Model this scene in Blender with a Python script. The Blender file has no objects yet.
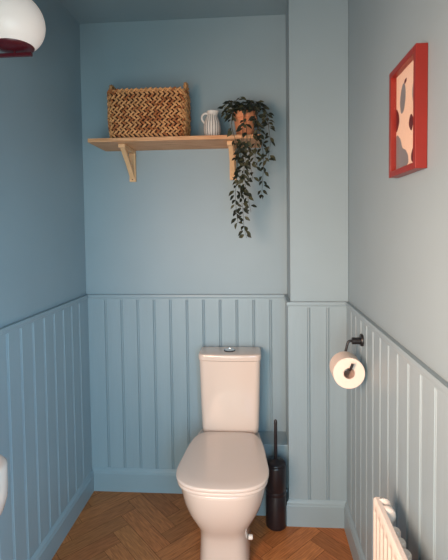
import bpy, bmesh, math, random
from mathutils import Vector, Matrix
random.seed(7)
PI = math.pi
SC = bpy.context.scene
COL = SC.collection

# ------------------------------------------------------------------ materials
def srgb(r, g, b):
    def f(c):
        c /= 255.0
        return c / 12.92 if c <= .04045 else ((c + .055) / 1.055) ** 2.4
    return (f(r), f(g), f(b), 1)

def mat(name, col, rough=.5, metal=0, spec=.5, noise=0, nscale=20, bump=0, bscale=60, coat=0, trans=0, sss=0, stretch=(1, 1, 1)):
    m = bpy.data.materials.new(name); m.use_nodes = True
    n = m.node_tree.nodes; l = m.node_tree.links
    b = n['Principled BSDF']
    b.inputs['Base Color'].default_value = col
    b.inputs['Roughness'].default_value = rough
    b.inputs['Metallic'].default_value = metal
    b.inputs['Specular IOR Level'].default_value = spec
    b.inputs['Coat Weight'].default_value = coat
    b.inputs['Coat Roughness'].default_value = .08
    if sss:
        b.inputs['Subsurface Weight'].default_value = sss
        b.inputs['Subsurface Radius'].default_value = (.02, .02, .02)
    tc = n.new('ShaderNodeTexCoord'); mp = n.new('ShaderNodeMapping')
    mp.inputs['Scale'].default_value = stretch
    l.new(tc.outputs['Object'], mp.inputs['Vector'])
    if noise:
        t = n.new('ShaderNodeTexNoise'); t.inputs['Scale'].default_value = nscale; t.inputs['Detail'].default_value = 5
        l.new(mp.outputs[0], t.inputs['Vector'])
        r = n.new('ShaderNodeValToRGB')
        r.color_ramp.elements[0].position = .3; r.color_ramp.elements[1].position = .7
        r.color_ramp.elements[0].color = tuple(c * (1 - noise) for c in col[:3]) + (1,)
        r.color_ramp.elements[1].color = tuple(min(1, c * (1 + noise)) for c in col[:3]) + (1,)
        l.new(t.outputs['Fac'], r.inputs[0]); l.new(r.outputs[0], b.inputs['Base Color'])
    if bump:
        t = n.new('ShaderNodeTexNoise'); t.inputs['Scale'].default_value = bscale; t.inputs['Detail'].default_value = 4
        l.new(mp.outputs[0], t.inputs['Vector'])
        u = n.new('ShaderNodeBump'); u.inputs['Strength'].default_value = bump; u.inputs['Distance'].default_value = .002
        l.new(t.outputs['Fac'], u.inputs['Height']); l.new(u.outputs[0], b.inputs['Normal'])
    return m

PAINT = (.280, .372, .422, 1)
M = {}
M['wall'] = mat('wall paint', PAINT, .48, spec=.45, noise=.03, nscale=3, bump=.12, bscale=180)
M['ceiling'] = mat('ceiling paint', PAINT, .6, spec=.3, noise=.02, nscale=3, bump=.1, bscale=150)
M['panel'] = mat('panelling paint', PAINT, .42, spec=.5, noise=.03, nscale=5, bump=.35, bscale=26, stretch=(4, 4, .35))
M['trim'] = mat('trim paint', PAINT, .36, spec=.5, noise=.02, nscale=5, bump=.1, bscale=60)
M['ceramic'] = mat('white glazed ceramic', (.72, .595, .515, 1), .16, spec=.5, coat=.5)
M['seat'] = mat('white seat plastic', (.73, .61, .535, 1), .24, spec=.5)
M['chrome'] = mat('chrome', (.75, .75, .76, 1), .12, metal=1)
M['darkgap'] = mat('dark rubber', (.03, .03, .035, 1), .6)
M['black'] = mat('matt black metal', (.012, .011, .013, 1), .35, spec=.5)
M['brushblack'] = mat('black powder coat', (.014, .010, .013, 1), .32, spec=.6)
M['bristle'] = mat('black bristle', (.02, .02, .02, 1), .8)
M['paper'] = mat('toilet paper', (.80, .69, .61, 1), .9, spec=.1, bump=.3, bscale=90)
M['card'] = mat('cardboard core', (.55, .42, .36, 1), .9, spec=.1)
M['pine'] = mat('pine bracket wood', srgb(226, 184, 140), .55, spec=.3, noise=.08, nscale=10, stretch=(3, 3, .5))
M['terracotta'] = mat('terracotta', srgb(214, 142, 104), .75, spec=.2, noise=.12, nscale=14)
M['soil'] = mat('potting soil', (.03, .02, .015, 1), .95, noise=.3, nscale=60, bump=.8)
M['jug'] = mat('off white stoneware', (.72, .68, .64, 1), .4, spec=.4)
M['jugline'] = mat('dark grey rib grooves', (.16, .15, .15, 1), .6, spec=.3)  # darker grey for the grooves between the jug's ribs
M['leaf'] = mat('dark green leaf', (.015, .020, .012, 1), .5, spec=.35, noise=.5, nscale=22)
M['leaf2'] = mat('olive leaf', (.050, .052, .026, 1), .5, spec=.35, noise=.4, nscale=22)
M['stem'] = mat('brown stem', (.05, .04, .022, 1), .7)
M['seagrass'] = mat('seagrass braid', srgb(214, 156, 104), .62, spec=.3, noise=.32, nscale=55, bump=.6, bscale=160)
M['seagrass2'] = mat('toasted seagrass braid', srgb(168, 104, 62), .62, spec=.3, noise=.35, nscale=70, bump=.6, bscale=160)
M['seagrassdark'] = mat('seagrass liner', srgb(58, 30, 18), .85, noise=.3, nscale=60)
M['red'] = mat('red lacquer frame', srgb(128, 34, 27), .38, spec=.5, noise=.06, nscale=12)
M['mat_board'] = mat('cream print paper', srgb(238, 208, 186), .7, spec=.3)
M['grey_ink'] = mat('grey ink', srgb(128, 128, 132), .7)
M['red_ink'] = mat('oxblood ink', srgb(92, 24, 28), .7)
M['maroon'] = mat('oxblood metal', srgb(92, 22, 32), .32, spec=.5)
M['rad'] = mat('cream white radiator enamel', (.84, .74, .66, 1), .35, spec=.5)
M['valve'] = mat('white valve plastic', (.82, .75, .69, 1), .4)
M['door'] = M['trim']

def opal():
    m = mat('opal glass', (.90, .80, .75, 1), .35, spec=.5, sss=.4)
    b = m.node_tree.nodes['Principled BSDF']   # faint glow added, daylight alone left the globe too dark
    b.inputs['Emission Color'].default_value = (1, .86, .76, 1); b.inputs['Emission Strength'].default_value = .24
    return m
M['opal'] = opal()

def glass():
    m = bpy.data.materials.new('picture glass'); m.use_nodes = True
    n = m.node_tree.nodes; l = m.node_tree.links
    for x in list(n):
        if x.type != 'OUTPUT_MATERIAL': n.remove(x)
    t = n.new('ShaderNodeBsdfTransparent'); g = n.new('ShaderNodeBsdfGlossy'); g.inputs['Roughness'].default_value = .03
    f = n.new('ShaderNodeLayerWeight'); f.inputs['Blend'].default_value = .12
    mx = n.new('ShaderNodeMixShader')
    l.new(f.outputs['Fresnel'], mx.inputs[0]) if 0 else setattr(mx.inputs[0], 'default_value', .06); l.new(t.outputs[0], mx.inputs[1]); l.new(g.outputs[0], mx.inputs[2])
    l.new(mx.outputs[0], n['Material Output'].inputs[0])
    return m
M['glass'] = glass()

def wood_grain(name, dark, light, uvscale, rough, tone=False, ring=6):
    m = bpy.data.materials.new(name); m.use_nodes = True
    n = m.node_tree.nodes; l = m.node_tree.links
    b = n['Principled BSDF']; b.inputs['Roughness'].default_value = rough; b.inputs['Specular IOR Level'].default_value = .35
    uv = n.new('ShaderNodeUVMap'); uv.uv_map = 'grain'
    mp = n.new('ShaderNodeMapping'); mp.inputs['Scale'].default_value = uvscale
    l.new(uv.outputs[0], mp.inputs[0])
    t = n.new('ShaderNodeTexNoise'); t.inputs['Scale'].default_value = ring; t.inputs['Detail'].default_value = 6
    t.inputs['Distortion'].default_value = .6
    l.new(mp.outputs[0], t.inputs['Vector'])
    r = n.new('ShaderNodeValToRGB')
    r.color_ramp.elements[0].position = .32; r.color_ramp.elements[1].position = .66
    r.color_ramp.elements[0].color = dark; r.color_ramp.elements[1].color = light
    l.new(t.outputs['Fac'], r.inputs[0])
    out = r.outputs[0]
    if tone:
        a = n.new('ShaderNodeVertexColor'); a.layer_name = 'tone'
        mx = n.new('ShaderNodeMix'); mx.data_type = 'RGBA'; mx.blend_type = 'MULTIPLY'; mx.inputs[0].default_value = 1
        l.new(out, mx.inputs[6]); l.new(a.outputs['Color'], mx.inputs[7]); out = mx.outputs[2]
    l.new(out, b.inputs['Base Color'])
    u = n.new('ShaderNodeBump'); u.inputs['Strength'].default_value = .2; u.inputs['Distance'].default_value = .001
    l.new(t.outputs['Fac'], u.inputs['Height']); l.new(u.outputs[0], b.inputs['Normal'])
    return m
M['parquet'] = wood_grain('oiled oak parquet', srgb(158, 96, 54), srgb(204, 130, 77), (2.5, 30, 1), .42, True)
M['shelfwood'] = wood_grain('oiled pine board', srgb(188, 130, 88), srgb(228, 178, 134), (1.5, 22, 1), .5)

# ------------------------------------------------------------------ mesh helpers
def smooth(me, ang=35):
    for p in me.polygons: p.use_smooth = True
    me.set_sharp_from_angle(angle=math.radians(ang))

def obj(name, bm, m, parent=None, ang=35, recalc=True, bevel=0, seg=2):
    if recalc: bmesh.ops.recalc_face_normals(bm, faces=bm.faces)
    me = bpy.data.meshes.new(name); bm.to_mesh(me); bm.free()
    for x in (m if isinstance(m, (list, tuple)) else [m]): me.materials.append(x)
    if ang: smooth(me, ang)
    o = bpy.data.objects.new(name, me); COL.objects.link(o)
    if parent:
        o.parent = parent
        o.location = -Vector(parent.location)      # geometry is written in room coordinates
    if bevel:
        b = o.modifiers.new('bevel', 'BEVEL'); b.width = bevel; b.segments = seg; b.limit_method = 'ANGLE'; b.angle_limit = math.radians(40)
    return o

def sub(name, bm, m, parent, **k):
    """sub-part: its parent already sits in room coordinates through its own parent"""
    o = obj(name, bm, m, None, **k); o.parent = parent
    return o

def tag(o, label, cat, group=None):
    o['label'] = label; o['category'] = cat
    if group: o['group'] = group
    return o

def thing(name, label, cat, loc, group=None):
    o = bpy.data.objects.new(name, None); COL.objects.link(o); o.location = loc
    o.empty_display_size = .05
    return tag(o, label, cat, group)

def struct(name, bm, m, **k):
    o = obj(name, bm, m, **k); o['kind'] = 'structure'
    return o

def box(bm, a, b, mi=0):
    x0, y0, z0 = a; x1, y1, z1 = b
    v = [bm.verts.new(p) for p in ((x0, y0, z0), (x1, y0, z0), (x1, y1, z0), (x0, y1, z0), (x0, y0, z1), (x1, y0, z1), (x1, y1, z1), (x0, y1, z1))]
    for f in ((0, 3, 2, 1), (4, 5, 6, 7), (0, 1, 5, 4), (1, 2, 6, 5), (2, 3, 7, 6), (3, 0, 4, 7)):
        bm.faces.new([v[i] for i in f]).material_index = mi

def loft(bm, rings, cap0=True, cap1=True, mi=0, closed=True):
    R = [[bm.verts.new(p) for p in r] for r in rings]
    n = len(R[0])
    for a, b in zip(R, R[1:]):
        for i in range(n if closed else n - 1):
            j = (i + 1) % n
            bm.faces.new((a[i], a[j], b[j], b[i])).material_index = mi
    if cap0: bm.faces.new(R[0][::-1]).material_index = mi
    if cap1: bm.faces.new(R[-1]).material_index = mi
    return R

def lathe(bm, prof, c=(0, 0, 0), axis='z', n=40, mi=0, cap0=True, cap1=True):
    rings = []
    for r, h in prof:
        ring = []
        for i in range(n):
            a = 2 * PI * i / n; p, q = r * math.cos(a), r * math.sin(a)
            if axis == 'z': v = (p, q, h)
            elif axis == 'y': v = (p, h, q)
            else: v = (h, p, q)
            ring.append(Vector(c) + Vector(v))
        rings.append(ring)
    return loft(bm, rings, cap0, cap1, mi)

def tube(bm, pts, r, n=10, mi=0):
    pts = [Vector(p) for p in pts]
    rings = []; up = Vector((0, 0, 1)); prev = None
    for i, p in enumerate(pts):
        d = (pts[min(i + 1, len(pts) - 1)] - pts[max(i - 1, 0)]).normalized()
        if prev is None:
            a = d.cross(up)
            if a.length < .1: a = d.cross(Vector((1, 0, 0)))
        else: a = prev - d * prev.dot(d)
        a.normalize(); prev = a; b = d.cross(a)
        rr = r[i] if isinstance(r, (list, tuple)) else r
        rings.append([p + a * rr * math.cos(2 * PI * k / n) + b * rr * math.sin(2 * PI * k / n) for k in range(n)])
    loft(bm, rings, mi=mi)

def spline(pts, k=8):
    P = [Vector(p) for p in pts]; P = [2 * P[0] - P[1]] + P + [2 * P[-1] - P[-2]]; out = []
    for i in range(1, len(P) - 2):
        for j in range(k):
            t = j / k; a, b, c, d = P[i - 1:i + 3]
            out.append(.5 * ((2 * b) + (c - a) * t + (2 * a - 5 * b + 4 * c - d) * t * t + (3 * b - a - 3 * c + d) * t ** 3))
    out.append(P[-2]); return out

def prism(bm, poly, axis, a, b, mi=0):
    """poly = 2D points in the other two axes"""
    def P(q, t):
        return {'x': (t, q[0], q[1]), 'y': (q[0], t, q[1]), 'z': (q[0], q[1], t)}[axis]
    loft(bm, [[P(q, a) for q in poly], [P(q, b) for q in poly]], mi=mi)

# ------------------------------------------------------------------ room measures
W, H, DH = 1.345, 2.50, 1.071        # width, height, dado height
YF = -2.75                           # wall behind the camera
XC, DC = 1.0755, .2185               # boxed-in column: left face x, depth
T, BT = .012, .026                   # panelling and baseboard thickness
BH = .125
LB = .345; LD = .150                 # low boxing beside the toilet: height, depth
LX = .80

# floor : herringbone
def herringbone():
    bm = bmesh.new(); uvl = bm.loops.layers.uv.new('grain'); cl = bm.loops.layers.float_color.new('tone')
    w = .081; n = 4; g = .0007
    c45 = math.cos(PI / 4)
    seen = set()
    rnd = random.Random(5)
    def add(i0, j0, du, dv):
        if (i0, j0, du) in seen: return
        seen.add((i0, j0, du))
        u0, u1, v0, v1 = i0 * w + g, (i0 + du) * w - g, j0 * w + g, (j0 + dv) * w - g
        cu, cv = (u0 + u1) / 2, (v0 + v1) / 2
        X = lambda u, v: (u - v) * c45 + .522; Y = lambda u, v: (u + v) * c45 - 1.3
        if not (-.3 < X(cu, cv) < W + .3 and YF - .3 < Y(cu, cv) < .3): return
        pts = [(u0, v0), (u1, v0), (u1, v1), (u0, v1)]
        vs = [bm.verts.new((X(*p), Y(*p), 0)) for p in pts]
        f = bm.faces.new(vs); t = rnd.uniform(.74, 1.08); wm = rnd.uniform(.93, 1.05)
        ou, ov = rnd.uniform(0, 20), rnd.uniform(0, 20)
        for lp, p in zip(f.loops, pts):
            a, b = (p[0] - u0, p[1] - v0) if du > dv else (p[1] - v0, p[0] - u0)
            lp[uvl].uv = (a + ou, b + ov); lp[cl] = (t, t * wm, t * wm * .98, 1)
    for i in range(-70, 70):
        for j in range(-70, 70):
            t = (i - j) % (2 * n)
            if t < n: add(i - t, j, n, 1)
            else: add(i, j - (2 * n - 1 - t), 1, n)
    for co, no in (((0, 0, 0), (-1, 0, 0)), ((W, 0, 0), (1, 0, 0)), ((0, 0, 0), (0, 1, 0)), ((0, YF, 0), (0, -1, 0))):
        bmesh.ops.bisect_plane(bm, geom=bm.verts[:] + bm.edges[:] + bm.faces[:], plane_co=co, plane_no=no, clear_outer=True)
    box(bm, (0, YF, -.05), (W, 0, -.0015), 1)
    for f in bm.faces:
        if f.material_index == 1:
            for lp in f.loops: lp[cl] = (1, 1, 1, 1)
    return bm
M['gapwood'] = mat('dark joint between blocks', srgb(62, 34, 20), .8)
struct('floor', herringbone(), [M['parquet'], M['gapwood']], ang=0, recalc=False)

bm = bmesh.new(); box(bm, (-.1, YF - .1, H), (W + .1, .1, H + .1)); struct('ceiling', bm, M['ceiling'], ang=0)
bm = bmesh.new(); box(bm, (-.1, 0, -.05), (W + .1, .1, H)); struct('wall_back', bm, M['wall'], ang=0)
bm = bmesh.new(); box(bm, (-.1, YF, -.05), (0, 0, H)); struct('wall_left', bm, M['wall'], ang=0)
bm = bmesh.new(); box(bm, (W, YF, -.05), (W + .1, 0, H)); struct('wall_right', bm, M['wall'], ang=0)
bm = bmesh.new(); box(bm, (XC, -DC, 0), (W, 0, H)); struct('wall_column', bm, M['wall'], ang=0, bevel=.003)
bm = bmesh.new(); box(bm, (LX, -LD, 0), (XC, 0, LB)); struct('wall_low_boxing', bm, M['panel'], ang=0, bevel=.003)
# wall behind the camera with an open doorway that lets the daylight in
DX0, DX1, DZ = .12, 1.22, 2.05
bm = bmesh.new()
box(bm, (-.1, YF - .1, -.05), (DX0, YF, H)); box(bm, (DX1, YF - .1, -.05), (W + .1, YF, H)); box(bm, (DX0, YF - .1, DZ), (DX1, YF, H))
struct('wall_front', bm, M['wall'], ang=0)

# tongue-and-groove panelling, profile along s, thickness outwards
def panel_profile(s0, s1, first, pitch=.088, t=T):
    P = [(s0, t)]
    g = first
    while g < s1 - .012:
        if g > s0 + .012:
            a = g - .0075
            P += [(a - .0005, t), (a + .0015, t - .0055), (a + .0032, t - .0050)]
            for k in range(7):
                th = PI * k / 6
                P.append((a + .0072 - .0037 * math.cos(th), t - .0045 + .0042 * math.sin(th)))
            P += [(a + .0112, t - .0050), (a + .0129, t - .0055), (a + .0149, t)]
        g += pitch
    P += [(s1, t), (s1, .0003), (s0, .0003)]
    return P
def panel(name, place, s0, s1, z0, z1, first):
    bm = bmesh.new(); P = panel_profile(s0, s1, first)
    loft(bm, [[place(s, d, z) for s, d in P] for z in (z0, z1)])
    return struct(name, bm, M['panel'], ang=30)
back = lambda s, d, z: Vector((s, -d, z))
left = lambda s, d, z: Vector((d, -s, z))
right = lambda s, d, z: Vector((W - d, -s, z))
colf = lambda s, d, z: Vector((s, -DC - d, z))
cols = lambda s, d, z: Vector((XC - d, -s, z))
RZ = DH - .027
panel('trim_1', back, T, XC - T, BH, RZ, .109)
panel('trim_2', left, 0, -YF, .113, RZ, .125)
panel('trim_3', right, DC, -YF, BH, RZ, .330)
panel('trim_4', colf, XC - T, W - T, BH, RZ, 1.160)
panel('trim_5', cols, T, DC - .0004, LB, RZ, .06)

# rail + ledge above the panelling
def rail(name, place, s0, s1, ext0=0, ext1=0):
    bm = bmesh.new()
    prof = [(.0003, RZ), (T + .001, RZ), (T + .001, DH - .020), (.0165, DH - .018), (.018, DH - .014), (.018, DH - .004), (.016, DH), (.0003, DH - .0005)]
    loft(bm, [[place(s0 + ext0 * d, d, z) for d, z in prof], [place(s1 - ext1 * d, d, z) for d, z in prof]])
    return struct(name, bm, M['trim'], ang=30)
rail('trim_6', back, 0, XC, 1, 1)
rail('trim_7', left, 0, -YF, 1)
rail('trim_8', right, DC, -YF, 1)
rail('trim_9', colf, XC, W, -1, 1)
rail('trim_10', cols, 0, DC, 1, -1)

def baseboard(name, place, s0, s1, ext0=0, ext1=0, h=BH):
    bm = bmesh.new()
    b = BT
    prof = [(.0003, 0), (b, 0), (b, h - .026), (b - .003, h - .022), (b - .003, h - .014), (b - .005, h - .010), (b - .011, h - .003), (b - .013, h), (.0003, h)]
    loft(bm, [[place(s0 + ext0 * d, d, z) for d, z in prof], [place(s1 - ext1 * d, d, z) for d, z in prof]])
    return struct(name, bm, M['trim'], ang=30)
low = lambda s, d, z: Vector((s, -LD - d, z))
lowl = lambda s, d, z: Vector((LX - d, -s, z))
baseboard('baseboard_back', back, 0, LX, 1, 1)
baseboard('baseboard_left', left, 0, -YF, 1, h=.113)
baseboard('baseboard_right', right, DC, -YF, 1)
baseboard('baseboard_column', colf, XC, W, -1, 1)
baseboard('baseboard_column_side', cols, LD, DC, 1, -1)
baseboard('baseboard_low_boxing', low, LX, XC, -1, 1)

# ------------------------------------------------------------------ toilet
TX = .772
toilet = thing('toilet', 'white close-coupled toilet with closed lid standing on the parquet', 'toilet', (TX, -.35, 0))
def pan_ring(z, hw, hwb, yf, yb, ex=2.6, n=64):
    """egg / D outline: half width hw near the front third, hwb at the back"""
    pts = []
    ym = yf + (yb - yf) * .33           # widest station
    for i in range(n):
        a = 2 * PI * i / n; c, s = math.cos(a), math.sin(a)
        sx = math.copysign(abs(c) ** (2 / ex), c)
        if s < 0:                        # front half
            y = ym + (yf - ym) * abs(s) ** (2 / ex); x = hw * sx
        else:
            t = abs(s) ** (2 / 6.0); y = ym + (yb - ym) * t
            sx = math.copysign(abs(c) ** (2 / 6.0), c)
            x = (hw + (hwb - hw) * t ** 1.2) * sx
        pts.append((TX + x, y, z))
    return pts
bm = bmesh.new()
spec = [(.001, .108, .095, -.536, -.035, 4.2), (.012, .1095, .095, -.538, -.035, 4.2), (.05, .1070, .093, -.537, -.035, 4.0), (.10, .1050, .092, -.538, -.035, 3.9),
        (.140, .1050, .092, -.543, -.035, 3.7), (.165, .110, .094, -.552, -.035, 3.4), (.190, .122, .098, -.566, -.035, 3.1), (.22, .139, .106, -.583, -.035, 2.9), (.26, .158, .118, -.602, -.035, 2.8),
        (.30, .171, .130, -.616, -.035, 2.7), (.34, .179, .142, -.626, -.035, 2.65), (.37, .1825, .150, -.631, -.035, 2.65), (.383, .1825, .152, -.632, -.035, 2.65), (.388, .179, .150, -.628, -.038, 2.65)]
loft(bm, [pan_ring(*s) for s in spec])
pan = obj('pan', bm, M['ceramic'], toilet, ang=60)
def slab(z0, z1, hw, hwb, yf, yb, r=.004, ex=2.75, dome=0):
    bm = bmesh.new()
    R = [pan_ring(z0, hw - r, hwb - r, yf + r, yb - r, ex), pan_ring(z0 + r * .4, hw - r * .25, hwb - r * .25, yf + r * .25, yb - r * .25, ex), pan_ring(z0 + r, hw, hwb, yf, yb, ex),
         pan_ring(z1 - r, hw, hwb, yf, yb, ex), pan_ring(z1 - r * .35, hw - r * .3, hwb - r * .3, yf + r * .3, yb - r * .3, ex), pan_ring(z1, hw - r * 1.2, hwb - r * 1.2, yf + r * 1.2, yb - r * 1.2, ex)]
    for k in (.8, .5, .2):
        R.append([(TX + (p[0] - TX) * k, -.40 + (p[1] + .40) * k, z1 + dome * (1 - k)) for p in R[5]])
    loft(bm, R); return bm
obj('seat', slab(.3895, .405, .187, .155, -.638, -.185), M['seat'], toilet, ang=50)
lid = obj('lid', slab(.4075, .424, .191, .158, -.643, -.183, r=.005, dome=.002), M['seat'], toilet, ang=50)
for s in (-1, 1):
    bm = bmesh.new(); lathe(bm, [(.009, -.022), (.011, -.02), (.011, .02), (.009, .022)], (TX + s * .075, -.180, .4055), 'x', 20)
    obj('hinge', bm, M['chrome'], toilet)
# cistern
def tank_ring(z, hw, yf, yb, bulge=.010, r=.030, n=10):
    pts = []
    def arc(cx, cy, rr, a0, a1):
        for k in range(n + 1):
            a = a0 + (a1 - a0) * k / n; pts.append((cx + rr * math.cos(a), cy + rr * math.sin(a)))
    arc(hw - r, yf + r, r, -PI / 2 + 2 * PI, 2 * PI) if 0 else None
    # front edge bulges towards the room
    m = 12
    for k in range(m + 1):
        x = -(hw - r) + 2 * (hw - r) * k / m
        pts.append((x, yf - bulge * (1 - (x / hw) ** 2)))
    fy = yf - bulge * (1 - ((hw - r) / hw) ** 2)
    for k in range(1, n):
        a = -PI / 2 + PI / 2 * k / n; pts.append((hw - r + r * math.cos(a), fy + r + r * math.sin(a)))
    pts.append((hw, yb - .006)); pts.append((hw - .006, yb)); pts.append((-hw + .006, yb)); pts.append((-hw, yb - .006))
    for k in range(1, n):
        a = PI + PI / 2 * k / n; pts.append((-hw + r + r * math.cos(a), fy + r + r * math.sin(a)))
    return [(TX + .009 + x, y, z) for x, y in pts]
bm = bmesh.new()
tank = [(.3885, .124, -.140, -.040), (.394, .132, -.150, -.034), (.404, .1400, -.157, -.032), (.43, .1425, -.159, -.030), (.55, .1465, -.161, -.028), (.68, .1495, -.163, -.028), (.767, .1520, -.164, -.028)]
loft(bm, [tank_ring(*t) for t in tank])
cist = obj('cistern', bm, M['ceramic'], toilet, ang=50)
bm = bmesh.new()
loft(bm, [tank_ring(z, h, y, b) for z, h, y, b in [(.7685, .1510, -.163, -.030), (.770, .1550, -.168, -.028), (.790, .1560, -.169, -.0275), (.796, .1552, -.168, -.0285), (.7992, .1520, -.1645, -.032), (.8005, .146, -.158, -.038)]])
clid = obj('cistern_lid', bm, M['ceramic'], toilet, ang=50)
bm = bmesh.new(); c = (TX + .006, -.100, 0)
lathe(bm, [(.026, .7995), (.026, .8045), (.0245, .8062), (.0215, .8062), (.0208, .8035)], c, n=40, cap1=False)
for s in (-1, 1):
    ring = []
    for k in range(25):
        a = -PI / 2 + PI * k / 24; ring.append((c[0] + s * (.0008 + .0195 * max(0, math.cos(a))), c[1] + .0195 * math.sin(a)))
    loft(bm, [[(x, y, .8018) for x, y in ring], [(x, y, .8058) for x, y in ring]])
fb = obj('flush_button', bm, M['chrome'], toilet, ang=40)
bm = bmesh.new(); lathe(bm, [(.0262, .8000), (.0285, .8000), (.0285, .8040), (.0262, .8044), (.0262, .8012)], c, n=40, cap0=False, cap1=False)
sub('bezel', bm, M['darkgap'], fb)
bm = bmesh.new(); lathe(bm, [(.010, 0), (.0105, .003), (.0105, .014), (.008, .018)], (TX + .103, -.47, .112), 'x', 20)
obj('fixing_cap', bm, M['valve'], toilet)

# supply pipe behind the brush
p = thing('water_pipe', 'thin chrome pipe rising between the black brush holder and the panelled column', 'pipe', (1.042, -.192, 0))
bm = bmesh.new(); tube(bm, [(1.036, -.189, .001), (1.036, -.189, .262)], .0055, 14); obj('pipe', bm, M['chrome'], p)
bm = bmesh.new(); lathe(bm, [(.0075, .26), (.009, .263), (.009, .281), (.006, .286)], (1.036, -.189, 0), n=18); obj('cap', bm, M['chrome'], p)
bm = bmesh.new(); lathe(bm, [(.0110, .0005), (.0110, .003), (.008, .008)], (1.036, -.189, 0), n=18); obj('floor_collar', bm, M['chrome'], p)

# ------------------------------------------------------------------ toilet brush
bx, by = 1.001, -.237
br = thing('toilet_brush', 'black toilet brush in a tall cylindrical holder beside the toilet', 'toilet brush', (bx, by, 0))
bm = bmesh.new()
lathe(bm, [(.045, .0008), (.048, .004), (.0495, .012), (.0495, .160), (.0490, .1612), (.0490, .1630), (.0495, .1642), (.0495, .18), (.0490, .1812), (.0490, .1830), (.0495, .1842), (.0495, .292), (.048, .299), (.045, .3015)], (bx, by, 0), n=48)
obj('holder', bm, M['brushblack'], br, ang=50)
bm = bmesh.new(); lathe(bm, [(.0465, .3020), (.0472, .304), (.044, .310), (.030, .316), (.014, .319), (.0095, .324)], (bx, by, 0), n=48)
obj('splash_cap', bm, M['brushblack'], br, ang=50)
bm = bmesh.new(); lathe(bm, [(.0078, .322), (.0078, .500), (.0072, .508), (.004, .512)], (bx, by, 0), n=20)
obj('handle', bm, M['brushblack'], br)

# ------------------------------------------------------------------ toilet roll holder and roll (right wall)
py, pz = -.530, .973
wx = W - T
h = thing('toilet_roll_holder', 'black metal toilet roll holder fixed to the right wall panelling', 'toilet roll holder', (wx, py, pz))
bm = bmesh.new(); lathe(bm, [(.024, 0), (.024, -.006), (.022, -.009)], (wx - .0003, py, pz), 'x', 36); obj('wall_plate', bm, M['black'], h)
bm = bmesh.new(); lathe(bm, [(.0135, -.009), (.0135, -.040), (.012, -.042)], (wx, py, pz - .003), 'x', 24); obj('post', bm, M['black'], h)
rx, rz, rr = 1.260, .874, .0585      # roll axis
coreR = .0205
ay = rz + coreR - .0062              # bar lies in the top of the core
bm = bmesh.new()
path = [(wx - .036, py, pz - .003), (rx + .030, py, pz - .003), (rx + .021, py, pz - .005), (rx + .015, py, pz - .014), (rx + .008, py, (pz + ay) / 2), (rx, py, ay + .016), (rx, py - .003, ay + .005), (rx, py - .012, ay), (rx, py - .055, ay), (rx, py - .102, ay), (rx, py - .112, ay + .004), (rx + .003, py - .117, ay + .012), (rx + .008, py - .119, ay + .028)]
tube(bm, spline(path, 5), .0050, 12); obj('arm', bm, M['black'], h, ang=60)
ry0, ry1 = py - .014, py - .100
roll = thing('toilet_roll', 'white toilet paper roll hanging on the black holder', 'toilet roll', (rx, (ry0 + ry1) / 2, rz))
bm = bmesh.new(); lathe(bm, [(coreR + .0008, ry0), (rr - .002, ry0), (rr, ry0 - .002), (rr, ry1 + .002), (rr - .002, ry1), (coreR + .0008, ry1), (coreR + .0008, ry0)], (rx, 0, rz), 'y', 64, cap0=False, cap1=False)
obj('paper', bm, M['paper'], roll, ang=40)
bm = bmesh.new(); lathe(bm, [(coreR, ry0 + .0005), (coreR, ry1 - .0005), (coreR - .001, ry1 - .0005), (coreR - .001, ry0 + .0005), (coreR, ry0 + .0005)], (rx, 0, rz), 'y', 48, cap0=False, cap1=False)
obj('cardboard_core', bm, M['card'], roll)

# ------------------------------------------------------------------ shelf
SZ0, SZ1 = 1.832, 1.850
sx0, sx1, syf = .126, .945, -.240
sh = thing('shelf', 'pale wooden wall shelf on two triangular brackets above the toilet', 'shelf', ((sx0 + sx1) / 2, 0, SZ0))
bm = bmesh.new(); box(bm, (sx0, syf, SZ0), (sx1, -.0008, SZ1))
uvl = bm.loops.layers.uv.new('grain')
for f in bm.faces:
    for lp in f.loops:
        c = lp.vert.co; lp[uvl].uv = (c.x, c.y * 1.0 + c.z * 2.0 + 3)
obj('board', bm, M['shelfwood'], sh, ang=0, bevel=.0015)
for bxx in (.272, .800):
    bm = bmesh.new(); w2 = .0165
    box(bm, (bxx - w2, -.018, 1.668), (bxx + w2, -.0008, SZ0 - .0005))                  # upright on the wall
    box(bm, (bxx - w2, -.190, SZ0 - .0185), (bxx + w2, -.018, SZ0 - .0005))            # arm below the board
    A, B = (-.165, SZ0 - .0186), (-.018, 1.690)
    prism(bm, [(A[0] - .010, A[1] + .0), (A[0] + .026, A[1]), (-.070, 1.752), (-.0175, B[1] + .034), (-.0175, B[1] - .010), (-.095, 1.752)], 'x', bxx - w2 * .7, bxx + w2 * .7)
    b = obj('bracket', bm, M['pine'], sh, ang=0, bevel=.0015)
    bm = bmesh.new()
    for zz in (1.680, 1.705):
        lathe(bm, [(.0035, 0), (.003, -.0012)], (bxx, -.0181, zz), 'y', 14)
    sub('screw', bm, M['darkgap'], b)

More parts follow.
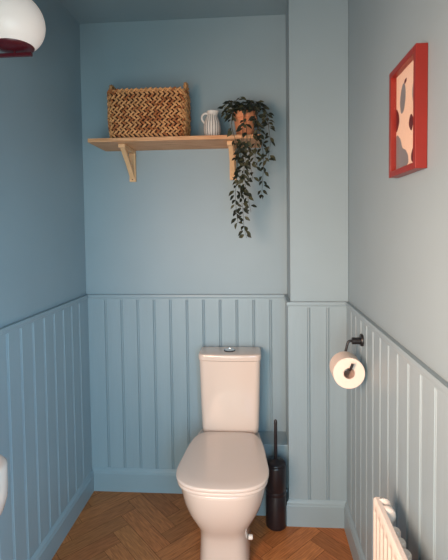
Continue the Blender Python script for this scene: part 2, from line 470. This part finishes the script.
# ------------------------------------------------------------------ basket
BX, BY, BZ = .400, -.128, SZ1 + .001
bk = thing('basket', 'woven seagrass storage basket with two loop handles on the shelf', 'basket', (BX, BY, BZ))
def rrect(hx, hy, r, s):
    """point + outward normal at arc fraction s of a rounded rectangle"""
    segs = [(2 * (hx - r)), PI / 2 * r, 2 * (hy - r), PI / 2 * r] * 2
    tot = sum(segs); d = (s % 1) * tot
    cs = [(-1, -1), (1, -1), (1, 1), (-1, 1)]
    starts = [(-(hx - r), -hy, 1, 0), None, (hx, -(hy - r), 0, 1), None, (hx - r, hy, -1, 0), None, (-hx, hy - r, 0, -1), None]
    arcs = {1: (hx - r, -(hy - r), -PI / 2), 3: (hx - r, hy - r, 0), 5: (-(hx - r), hy - r, PI / 2), 7: (-(hx - r), -(hy - r), PI)}
    for i, L in enumerate(segs):
        if d <= L or i == 7:
            if i in arcs:
                cx, cy, a0 = arcs[i]; a = a0 + d / r
                return Vector((cx + r * math.cos(a), cy + r * math.sin(a), 0)), Vector((math.cos(a), math.sin(a), 0)), tot
            x, y, dx, dy = starts[i]
            return Vector((x + dx * d, y + dy * d, 0)), Vector((dy, -dx, 0)), tot
        d -= L
HB = .222; NR = 8
def bsize(t):      # slight barrel
    f = .93 + .07 * math.sin(min(1, t * 1.15 + .25) * PI / 2) - .012 * t
    return .188 * f, .098 * f, .045
bm = bmesh.new(); rings = []
for k in range(9):
    t = k / 8; hx, hy, r = bsize(t)
    rings.append([Vector((BX, BY, BZ + .002 + t * (HB - .006))) + rrect(hx - .005, hy - .005, r, i / 72)[0] for i in range(72)])
for k in range(8, 0, -1):
    t = k / 8; hx, hy, r = bsize(t)
    rings.append([Vector((BX, BY, BZ + .006 + t * (HB - .012))) + rrect(hx - .010, hy - .010, r, i / 72)[0] for i in range(72)])
loft(bm, rings); obj('liner', bm, M['seagrassdark'], bk, ang=60)
def blob(bm, c, n, d, L, Wd, Th, mi=0):
    """an almond shaped straw lobe: c centre, n outward, d long axis"""
    e = n.cross(d).normalized(); rings = []
    for k in range(5):
        u = -1 + 2 * k / 4; rad = math.sqrt(max(0, 1 - (u * .94) ** 2)) ** .9
        rings.append([c + d * (u * L) + e * (Wd * rad * math.cos(2 * PI * q / 6)) + n * (Th * rad * math.sin(2 * PI * q / 6)) for q in range(6)])
    loft(bm, rings, mi=mi)
bm = bmesh.new()
rowh = HB / NR; rb = random.Random(3)
for rI in range(NR):
    t = (rI + .5) / NR; hx, hy, r = bsize(t); z = BZ + .006 + (rI + .5) * rowh
    tot = rrect(hx, hy, r, 0)[2]; n = int(tot / .0225)
    ph = rb.random()
    for k in range(n):
        for half in (0, 1):
            s = (k + ph + .5 * half) / n
            p, nn, _ = rrect(hx, hy, r, s)
            tg = Vector((-nn.y, nn.x, 0))
            up = 1 if half else -1
            d = (tg * .78 + Vector((0, 0, .66 * up))).normalized()
            jit = Vector((rb.uniform(-1, 1), rb.uniform(-1, 1), rb.uniform(-1, 1))) * .0009
            blob(bm, Vector((BX, BY, z + up * rowh * .25)) + p + jit + nn * .001, (nn + tg * .35).normalized(), d, .0150 + rb.uniform(-.001, .0015), .0058, .0068 + rb.uniform(-.0012, .0018), 1 if rb.random() < .28 else 0)
obj('weave', bm, [M['seagrass'], M['seagrass2']], bk, ang=60)
bm = bmesh.new(); hx, hy, r = bsize(1)
N = 180; cc = []
for i in range(N):
    p, nn, _ = rrect(hx - .002, hy - .002, r, i / N); cc.append((Vector((BX, BY, BZ + HB + .001)) + p, nn))
for i in range(N):
    p, nn = cc[i]; tg = Vector((-nn.y, nn.x, 0))
    blob(bm, p, nn, (tg * .85 + Vector((0, 0, .5))).normalized(), .008, .0042, .0055)
obj('rim', bm, M['seagrass'], bk, ang=60)
for s in (-1, 1):
    bm = bmesh.new()
    x = BX + s * (hx - .004)
    arc = [(x, BY - .045, BZ + HB - .025), (x, BY - .045, BZ + HB + .004), (x + s * .001, BY - .036, BZ + HB + .040), (x + s * .002, BY, BZ + HB + .050), (x + s * .001, BY + .036, BZ + HB + .040), (x, BY + .045, BZ + HB + .004), (x, BY + .045, BZ + HB - .025)]
    for off in (0, PI):
        C = spline(arc, 8); Q = []
        for i, p in enumerate(C):
            a = i * .7 + off; Q.append(p + Vector((math.cos(a) * .004, 0, math.sin(a) * .004)))
        tube(bm, Q, .0048, 8)
    obj('handle', bm, M['seagrass'], bk, ang=60)

# ------------------------------------------------------------------ ribbed jug
jx, jy, jz = .708, -.135, SZ1 + .001
JS = 1.12
jg = thing('jug', 'small white ribbed ceramic jug on the shelf between basket and plant', 'jug', (jx, jy, jz))
prof = [(.027, 0), (.034, .004), (.0405, .03), (.0415, .05), (.0385, .072), (.031, .092), (.0240, .104), (.0225, .112), (.0245, .122)]
def jprof(z):
    for (r0, z0), (r1, z1) in zip(prof, prof[1:]):
        if z <= z1: u = (z - z0) / (z1 - z0); return r0 + (r1 - r0) * u
    return prof[-1][0]
bm = bmesh.new(); n = 144; rings = []; NRB = 18
for k in range(25):
    z = .122 * k / 24; r = jprof(z); amp = .0022 * min(1, z / .008) * min(1, max(0, (.116 - z)) / .012)
    ring = []
    for i in range(n):
        a = 2 * PI * i / n
        g = abs(math.sin(a * NRB / 2)) ** .5
        rr2 = r - amp * (1 - g)
        x = rr2 * math.cos(a); zz = z
        if z > .10: x += (.010 * ((z - .10) / .022)) * max(0, math.cos(a)) ** 3
        ring.append(Vector((jx + x, jy + rr2 * math.sin(a), jz + zz)))
    rings.append(ring)
for k in range(10):
    z = .122 - .110 * k / 9; r = jprof(z) - .004
    rings.append([Vector((jx + r * math.cos(2 * PI * i / n), jy + r * math.sin(2 * PI * i / n), jz + z)) for i in range(n)])
R = loft(bm, rings)
bm.faces.ensure_lookup_table()
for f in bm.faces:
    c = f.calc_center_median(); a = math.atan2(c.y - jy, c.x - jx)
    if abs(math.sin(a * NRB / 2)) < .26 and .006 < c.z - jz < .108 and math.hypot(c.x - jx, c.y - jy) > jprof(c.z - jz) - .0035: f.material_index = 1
obj('body', bm, [M['jug'], M['jugline']], jg, ang=60)
bm = bmesh.new()
tube(bm, spline([(jx - .022, jy, jz + .112), (jx - .035, jy - .002, jz + .113), (jx - .048, jy - .003, jz + .102), (jx - .048, jy - .003, jz + .086), (jx - .037, jy, jz + .072)], 6), .0048, 12)
obj('handle', bm, M['jug'], jg, ang=60)
for o_ in jg.children:
    for v_ in o_.data.vertices: v_.co.z = jz + (v_.co.z - jz) * JS

# ------------------------------------------------------------------ potted trailing plant
px_, py_, pz_ = .868, -.135, SZ1 + .001
pl = thing('potted_plant', 'dark green trailing plant spilling over the shelf from a terracotta pot', 'potted plant', (px_, py_, pz_))
bm = bmesh.new()
lathe(bm, [(.036, 0), (.0385, .003), (.053, .092), (.0575, .093), (.060, .097), (.0605, .120), (.059, .123), (.054, .123), (.052, .100), (.050, .096)], (px_, py_, pz_), n=56)
obj('pot', bm, M['terracotta'], pl, ang=40)
bm = bmesh.new(); lathe(bm, [(.0495, .0965), (.0495, .108), (.02, .112)], (px_, py_, pz_), n=32); obj('soil', bm, M['soil'], pl)
rl = random.Random(11)
def leaf(bm, base, d, nrm, L, Wd, mi):
    d = d.normalized(); e = d.cross(nrm)
    if e.length < .05: e = d.cross(Vector((1, .3, .2)))
    e.normalize(); nr = e.cross(d).normalized()
    prof = [(0, .05), (.15, .55), (.4, 1), (.65, .85), (.85, .4), (1, .02)]
    rows = []
    for u, w in prof:
        c = base + d * (u * L) - nr * (.22 * L * u * u)
        rows.append([bm.verts.new(c + e * (Wd * .5 * w) + nr * (.10 * L * w)), bm.verts.new(c), bm.verts.new(c - e * (Wd * .5 * w) + nr * (.10 * L * w))])
    for a, b in zip(rows, rows[1:]):
        for i in (0, 1): bm.faces.new((a[i], a[i + 1], b[i + 1], b[i])).material_index = mi
def vine(pts, step=.013, Lr=(.026, .038), spread=1.0):
    C = spline(pts, 8)
    bm = bmesh.new(); tube(bm, C, [.0018 - .0010 * i / len(C) for i in range(len(C))], 5)
    v = obj('vine', bm, M['stem'], pl, ang=60)
    bl = bmesh.new(); acc = 0; k = 0
    for a, b in zip(C, C[1:]):
        seg = (b - a).length; acc += seg
        while acc > step:
            acc -= step; k += 1
            p = b - (b - a) * (acc / max(seg, 1e-6) if acc < seg else 0)
            tdir = (b - a).normalized()
            ang = k * 2.1 + rl.uniform(-.5, .5)
            for o_ in ((0, PI) if rl.random() < .55 else (0,)):
                side = Vector((math.cos(ang + o_), .75 * math.sin(ang + o_) - .12, .05))
                d = (side * spread + tdir * rl.uniform(.2, .9) + Vector((0, 0, rl.uniform(-.5, .1)))).normalized()
                if p.y > -.06 and d.y > 0: d.y *= -.5
                q = p + d * .007
                L = rl.uniform(*Lr)
                nrm = Vector((rl.uniform(-.5, .5), -1, rl.uniform(.2, 1.0)))
                if q.y > syf - .003 and q.z < SZ1 + .03 and sx0 < q.x < sx1 + .02 : continue
                if abs(q.x - px_) < .055 and q.y < py_ - .03 and pz_ - .03 < q.z < pz_ + .112 and rl.random() < .80: continue
                leaf(bl, q, d, nrm, L, L * rl.uniform(.42, .55), 0 if rl.random() < .66 else 1)
    sub('leaves', bl, [M['leaf'], M['leaf2']], v, ang=60, recalc=False)
top = pz_ + .115
yo = syf - .022
def P3(*a): return [(px_ + rl.uniform(-.012, .012), py_ + rl.uniform(-.012, .012), top)] + list(a)
vines = [
    P3((.872, -.20, top + .025), (.868, yo - .012, 1.93), (.858, yo, 1.84), (.850, yo, 1.74), (.846, yo, 1.62), (.858, yo, 1.50), (.862, yo, 1.43), (.874, yo, 1.372)),
    P3((.820, -.19, top + .015), (.812, yo - .006, 1.88), (.832, yo, 1.80), (.835, yo, 1.69), (.825, yo, 1.58), (.828, yo, 1.50), (.835, yo, 1.44)),
    P3((.905, -.20, top + .015), (.915, yo - .010, 1.89), (.895, yo, 1.82), (.893, yo, 1.72), (.905, yo, 1.64)),
    P3((.905, -.19, top + .030), (.925, yo - .010, 1.92), (.938, yo, 1.84), (.955, yo, 1.74), (.950, yo, 1.64), (.945, yo, 1.572)),
    P3((.925, -.17, top + .035), (.965, yo + .030, 1.96), (.978, yo + .01, 1.88), (.985, yo, 1.80), (.972, yo, 1.72)),
    P3((.875, -.20, top + .018), (.876, yo - .014, 1.91), (.880, yo, 1.80), (.868, yo, 1.70), (.872, yo, 1.60), (.885, yo, 1.54), (.895, yo, 1.49)),
    P3((.868, -.21, top + .010), (.868, yo - .008, 1.88), (.858, yo, 1.76), (.862, yo, 1.66), (.850, yo, 1.56)),
    P3((.92, -.20, top + .012), (.928, yo - .008, 1.88), (.918, yo, 1.78), (.915, yo, 1.70)),
    # short tufts over the rim and above the pot
    P3((.830, -.15, top + .030), (.800, -.17, top + .030), (.775, -.18, top - .005)),
    P3((.830, -.17, top + .045), (.795, -.17, top + .055), (.77, -.17, top + .025)),
    P3((.850, -.12, top + .045), (.830, -.12, top + .060), (.800, -.12, top + .062)),
    P3((.870, -.14, top + .040), (.880, -.14, top + .066), (.865, -.15, top + .070)),
    P3((.890, -.14, top + .045), (.925, -.14, top + .060), (.950, -.14, top + .040)),
    P3((.900, -.16, top + .040), (.945, -.17, top + .035), (.975, -.18, top - .005)),
    P3((.910, -.13, top + .030), (.955, -.14, top + .020), (.975, -.16, top - .035), (.985, -.19, top - .075)),
    P3((.840, -.17, top + .022), (.812, -.19, top + .010), (.800, -.20, top - .03)),
    P3((.86, -.10, top + .05), (.85, -.09, top + .068), (.835, -.09, top + .074)),
]
for i, v in enumerate(vines):
    vine(v, step=.0135 if i > 7 else .021)

# ------------------------------------------------------------------ picture frame on the right wall
fy0, fy1, fz0, fz1, fd = -1.122, -.912, 1.562, 1.866, .030
pf = thing('picture_frame', 'deep red picture frame with an abstract print on the right wall', 'picture', (W, (fy0 + fy1) / 2, fz0))
bm = bmesh.new(); fw = .017; xa, xb = W - fd, W - .0006
box(bm, (xa, fy0, fz0), (xb, fy0 + fw, fz1)); box(bm, (xa, fy1 - fw, fz0), (xb, fy1, fz1))
box(bm, (xa, fy0 + fw, fz0), (xb, fy1 - fw, fz0 + fw)); box(bm, (xa, fy0 + fw, fz1 - fw), (xb, fy1 - fw, fz1))
obj('frame', bm, M['red'], pf, ang=0, bevel=.0012)
iy0, iy1, iz0, iz1 = fy0 + fw + .0004, fy1 - fw - .0004, fz0 + fw + .0004, fz1 - fw - .0004
bm = bmesh.new(); box(bm, (W - .014, iy0, iz0), (W - .003, iy1, iz1)); art = obj('print', bm, M['mat_board'], pf, ang=0)
def blobshape(pts, m, k=8):
    """closed smooth blob printed on the paper; pts in (u from the far edge, v from the bottom), 0..1"""
    Q = []
    n = len(pts)
    for i in range(n):
        a, b, c, d = [Vector(pts[(i + j) % n]) for j in (-1, 0, 1, 2)]
        for j in range(k):
            t = j / k
            Q.append(.5 * ((2 * b) + (c - a) * t + (2 * a - 5 * b + 4 * c - d) * t * t + (3 * b - a - 3 * c + d) * t ** 3))
    bm = bmesh.new()
    f = [(max(0, min(1, q.x)), max(0, min(1, q.y))) for q in Q]
    g = []
    for q in f:
        if not g or (abs(q[0] - g[-1][0]) + abs(q[1] - g[-1][1])) > 1e-4: g.append(q)
    prism(bm, [(iy1 + (iy0 - iy1) * u, iz0 + (iz1 - iz0) * v) for u, v in g], 'x', W - .0142, W - .0140)
    return sub('printed_shape', bm, m, art, ang=0)
blobshape([(.24, .58), (.36, .60), (.43, .72), (.41, .83), (.32, .87), (.22, .80), (.18, .68)], M['grey_ink'])
blobshape([(.37, .855), (.46, .86), (.47, .895), (.39, .89)], M['red_ink'])
blobshape([(0, .43), (.10, .46), (.15, .53), (.10, .61), (0, .65)], M['red_ink'])
blobshape([(0, .02), (.50, .02), (.56, .10), (.44, .18), (.30, .22), (.18, .33), (0, .36)], M['grey_ink'])
blobshape([(1, .50), (.80, .56), (.72, .68), (.76, .80), (.84, .90), (.90, .98), (1, .99)], M['grey_ink'])
blobshape([(.62, .37), (.70, .34), (.76, .40), (.74, .47), (.65, .50), (.58, .43)], M['red_ink'])
blobshape([(1, .02), (.74, .03), (.68, .09), (.76, .16), (1, .20)], M['red_ink'])
bm = bmesh.new(); box(bm, (W - .0185, iy0, iz0), (W - .0170, iy1, iz1)); obj('glass', bm, M['glass'], pf, ang=0)

# ------------------------------------------------------------------ wall lamp
gx, gy, gz, gr = .110, -.80, 2.118, .0985
wl = thing('wall_lamp', 'white opal glass globe lamp on a dark red metal arm, high on the left wall', 'lamp', (0, gy, 2.02))
bm = bmesh.new(); prof = []
for k in range(33):
    a = -PI / 2 + .60 + (PI - .60) * k / 32; prof.append((max(.0006, gr * math.cos(a)), gr * math.sin(a)))
lathe(bm, prof, (gx, gy, gz), n=64); obj('globe', bm, M['opal'], wl, ang=60)
zr = gz + prof[0][1]
bm = bmesh.new(); lathe(bm, [(.010, zr - .012), (.034, zr - .010), (.0560, zr - .004), (.0625, zr + .004), (.063, zr + .012), (.0617, zr + .012), (.0610, zr + .006), (.052, zr - .0008)], (gx, gy, 0), n=56)
obj('dish', bm, M['maroon'], wl, ang=50)
bm = bmesh.new(); lathe(bm, [(.004, zr - .018), (.004, zr - .012)], (gx, gy, 0), n=14); obj('stem', bm, M['maroon'], wl)
za = zr - .018
bm = bmesh.new(); box(bm, (.012, gy - .006, za - .011), (gx + .060, gy + .006, za)); obj('arm', bm, M['maroon'], wl, ang=0, bevel=.0012)
bm = bmesh.new(); lathe(bm, [(.045, .0006), (.045, .010), (.043, .012)], (0, gy, za - .007), 'x', 40); obj('wall_plate', bm, M['maroon'], wl)

# ------------------------------------------------------------------ radiator, right wall
ya, yb2, z0r, z1r = -1.008, -1.72, .16, .651
xr = 1.247
ra = thing('radiator', 'cream white fluted radiator on the right wall below the panelling rail', 'radiator', (W - .05, (ya + yb2) / 2, z0r))
bm = bmesh.new(); P = []
pitch = .0335; n = int((ya - yb2) / pitch); Ltot = n * pitch; s = 0
P.append((0, 0))
for k in range(n):
    s0 = k * pitch
    P += [(s0 + .006, 0), (s0 + .0105, .006), (s0 + .023, .006), (s0 + .0275, 0)]
P.append((Ltot, 0)); P += [(Ltot, .012), (0, .012)]
# pressed flutes stop short of the flat top and bottom bands
Pf = [(s_, 0) if i < len(P) - 2 else (s_, .012) for i, (s_, d) in enumerate(P)]
def RP(prof, z, dx=0): return [Vector((xr + d + dx, ya - s_, z)) for s_, d in prof]
rings = [RP(Pf, z0r, .004), RP(Pf, z0r + .006), RP(Pf, z0r + .030), RP(P, z0r + .040), RP(P, z1r - .040), RP(Pf, z1r - .030), RP(Pf, z1r - .006), RP(Pf, z1r, .005)]
loft(bm, rings); obj('front_panel', bm, M['rad'], ra, ang=40)
bm = bmesh.new()
# rounded vertical convector ribs behind the panel
n2 = int((Ltot - .09) / .039)
for k in range(n2):
    yc = ya - .024 - .055 - k * .039
    zt = z1r - .036
    poly = []
    for q in range(13):
        a = -PI / 2 + PI * q / 12
        poly.append((xr + .0125 + .026 + .011 * math.cos(a), yc - .0135 * math.sin(a)))
    poly += [(xr + .0125, yc - .0135), (xr + .0125, yc + .0135)]
    poly = poly[::-1]
    loft(bm, [[(x, y, z0r + .03) for x, y in poly], [(x, y, zt - .004) for x, y in poly], [(xr + .0125 + (x - xr - .0125) * .93, yc + (y - yc) * .85, zt) for x, y in poly]])
obj('convector_fins', bm, M['rad'], ra, ang=50)
bm = bmesh.new()
lathe(bm, [(.008, .022), (.012, .018), (.012, .006), (.017, .002), (.022, -.006), (.019, -.014), (.012, -.019)], (xr + .025, ya - .006, z1r - .018), 'y', 28)
lathe(bm, [(.012, -.018), (.020, -.022), (.0225, -.032), (.020, -.043), (.011, -.048)], (xr + .026, ya - .010, z1r - .020), 'y', 28)
obj('valve_plug', bm, M['valve'], ra, ang=50)
for yy in (ya - .185, ya - .56):
    bm = bmesh.new(); box(bm, (xr + .0565, yy - .004, z1r - .062), (W - T - .0005, yy + .004, z1r - .052)); obj('wall_bracket', bm, M['rad'], ra, ang=0, bevel=.001)
for yy in (ya - .03, ya - Ltot + .03):
    bm = bmesh.new(); tube(bm, [(xr + .030, yy, z0r + .031), (xr + .030, yy, .0008)], .0075, 14); obj('feed_pipe', bm, M['chrome'], ra)

# ------------------------------------------------------------------ wash basin, left wall
sy1, sy0, sxr, sz1, sz0 = -1.19, -1.62, .320, .858, .690
ba = thing('wash_basin', 'rounded white ceramic wash basin on the left wall, cut by the picture edge', 'basin', (0, (sy0 + sy1) / 2, sz0))
def basin_ring(z, inset, r, n=10):
    x0, x1, y0, y1 = T + .001, sxr - inset, sy0 + inset, sy1 - inset
    pts = [(x0, y0)]
    for k in range(n + 1):
        a = -PI / 2 + PI / 2 * k / n; pts.append((x1 - r + r * math.cos(a), y0 + r + r * math.sin(a)))
    for k in range(n + 1):
        a = PI / 2 * k / n; pts.append((x1 - r + r * math.cos(a), y1 - r + r * math.sin(a)))
    pts.append((x0, y1)); return [(x, y, z) for x, y in pts]
def inner(z, inset, r, n=10):
    x0, x1, y0, y1 = .07 + inset * .5, sxr - .016 - inset, sy0 + .016 + inset, sy1 - .016 - inset
    pts = [(x0, y0)]
    for k in range(n + 1):
        a = -PI / 2 + PI / 2 * k / n; pts.append((x1 - r + r * math.cos(a), y0 + r + r * math.sin(a)))
    for k in range(n + 1):
        a = PI / 2 * k / n; pts.append((x1 - r + r * math.cos(a), y1 - r + r * math.sin(a)))
    pts.append((x0, y1)); return [(x, y, z) for x, y in pts]
bm = bmesh.new()
loft(bm, [basin_ring(sz0, .075, .05), basin_ring(sz0 + .008, .050, .06), basin_ring(sz0 + .030, .022, .07), basin_ring(sz0 + .060, .006, .08), basin_ring(sz0 + .09, 0, .08), basin_ring(sz1 - .006, 0, .08), basin_ring(sz1, .005, .076), inner(sz1, 0, .066), inner(sz1 - .006, .004, .062), inner(sz1 - .06, .010, .06), inner(sz1 - .10, .04, .04), inner(sz1 - .112, .08, .03)])
obj('bowl', bm, M['ceramic'], ba, ang=50)
bm = bmesh.new(); lathe(bm, [(.020, sz1 - .1115), (.020, sz1 - .108), (.016, sz1 - .106)], (.17, (sy0 + sy1) / 2, 0), n=24); obj('drain', bm, M['chrome'], ba)
bm = bmesh.new(); tube(bm, [(.17, (sy0 + sy1) / 2, sz0 + .0005), (.17, (sy0 + sy1) / 2, .60), (.15, (sy0 + sy1) / 2, .575), (T + .001, (sy0 + sy1) / 2, .575)], .016, 16); obj('waste_pipe', bm, M['chrome'], ba)
bm = bmesh.new()
lathe(bm, [(.020, sz1), (.020, sz1 + .006), (.013, sz1 + .009), (.013, sz1 + .10), (.012, sz1 + .104)], (.043, (sy0 + sy1) / 2, 0), n=24)
tube(bm, spline([(.043, (sy0 + sy1) / 2, sz1 + .075), (.09, (sy0 + sy1) / 2, sz1 + .085), (.135, (sy0 + sy1) / 2, sz1 + .078), (.14, (sy0 + sy1) / 2, sz1 + .055)], 6), .008, 12)
obj('tap', bm, M['chrome'], ba)

# ------------------------------------------------------------------ light
wd = bpy.data.worlds.new('world'); SC.world = wd; wd.use_nodes = True
bg = wd.node_tree.nodes['Background']; bg.inputs[0].default_value = (.78, .88, 1.0, 1); bg.inputs[1].default_value = .3
def area(name, loc, aim, sx, sy, power, col, spread=180):
    l = bpy.data.lights.new(name, 'AREA'); l.shape = 'RECTANGLE'; l.size = sx; l.size_y = sy; l.energy = power; l.color = col; l.spread = math.radians(spread)
    o = bpy.data.objects.new(name, l); COL.objects.link(o); o.location = loc
    o.rotation_euler = (Vector(aim) - Vector(loc)).to_track_quat('-Z', 'Y').to_euler()
    return o
area('doorway_daylight', (.62, YF + .01, .95), (.66, 0, .72), .8, 1.3, 17, (.84, 1, .95), 150)
area('left_warm_fill', (.06, -2.23, 1.35), (1.33, -.95, 1.08), .6, .9, 29, (1, .61, .42), 98)  # added warm fill beside the left wall; no window is built there
area('right_cool_fill', (1.28, -2.3, .95), (0, -1.0, .4), .4, 1.2, 11, (.38, .70, 1.0), 100)  # added cool fill aimed at the left wall; no mirror hangs here

# ------------------------------------------------------------------ camera
cx, cy, cz, yaw, pit, rol, F = .9257, -2.196, 1.4199, .0676, .0415, -.0116, 420.0
fwd = Vector((-math.sin(yaw) * math.cos(pit), math.cos(yaw) * math.cos(pit), -math.sin(pit)))
rt = Vector((math.cos(yaw), math.sin(yaw), 0)); up = rt.cross(fwd)
r2 = rt * math.cos(rol) + up * math.sin(rol); u2 = -rt * math.sin(rol) + up * math.cos(rol)
cam = bpy.data.cameras.new('camera'); co = bpy.data.objects.new('camera', cam); COL.objects.link(co)
mw = Matrix((r2, u2, -fwd)).transposed().to_4x4(); mw.translation = (cx, cy, cz); co.matrix_world = mw
cam.sensor_fit = 'AUTO'; cam.sensor_width = 36; cam.lens = 36 * F / 560
cam.shift_x = -5.54 / 560; cam.shift_y = -34.64 / 560
cam.clip_start = .02
SC.camera = co
vs = SC.view_settings; vs.view_transform = 'Standard'; vs.look = 'None'; vs.exposure = 0; vs.gamma = 1; vs.use_curve_mapping = False
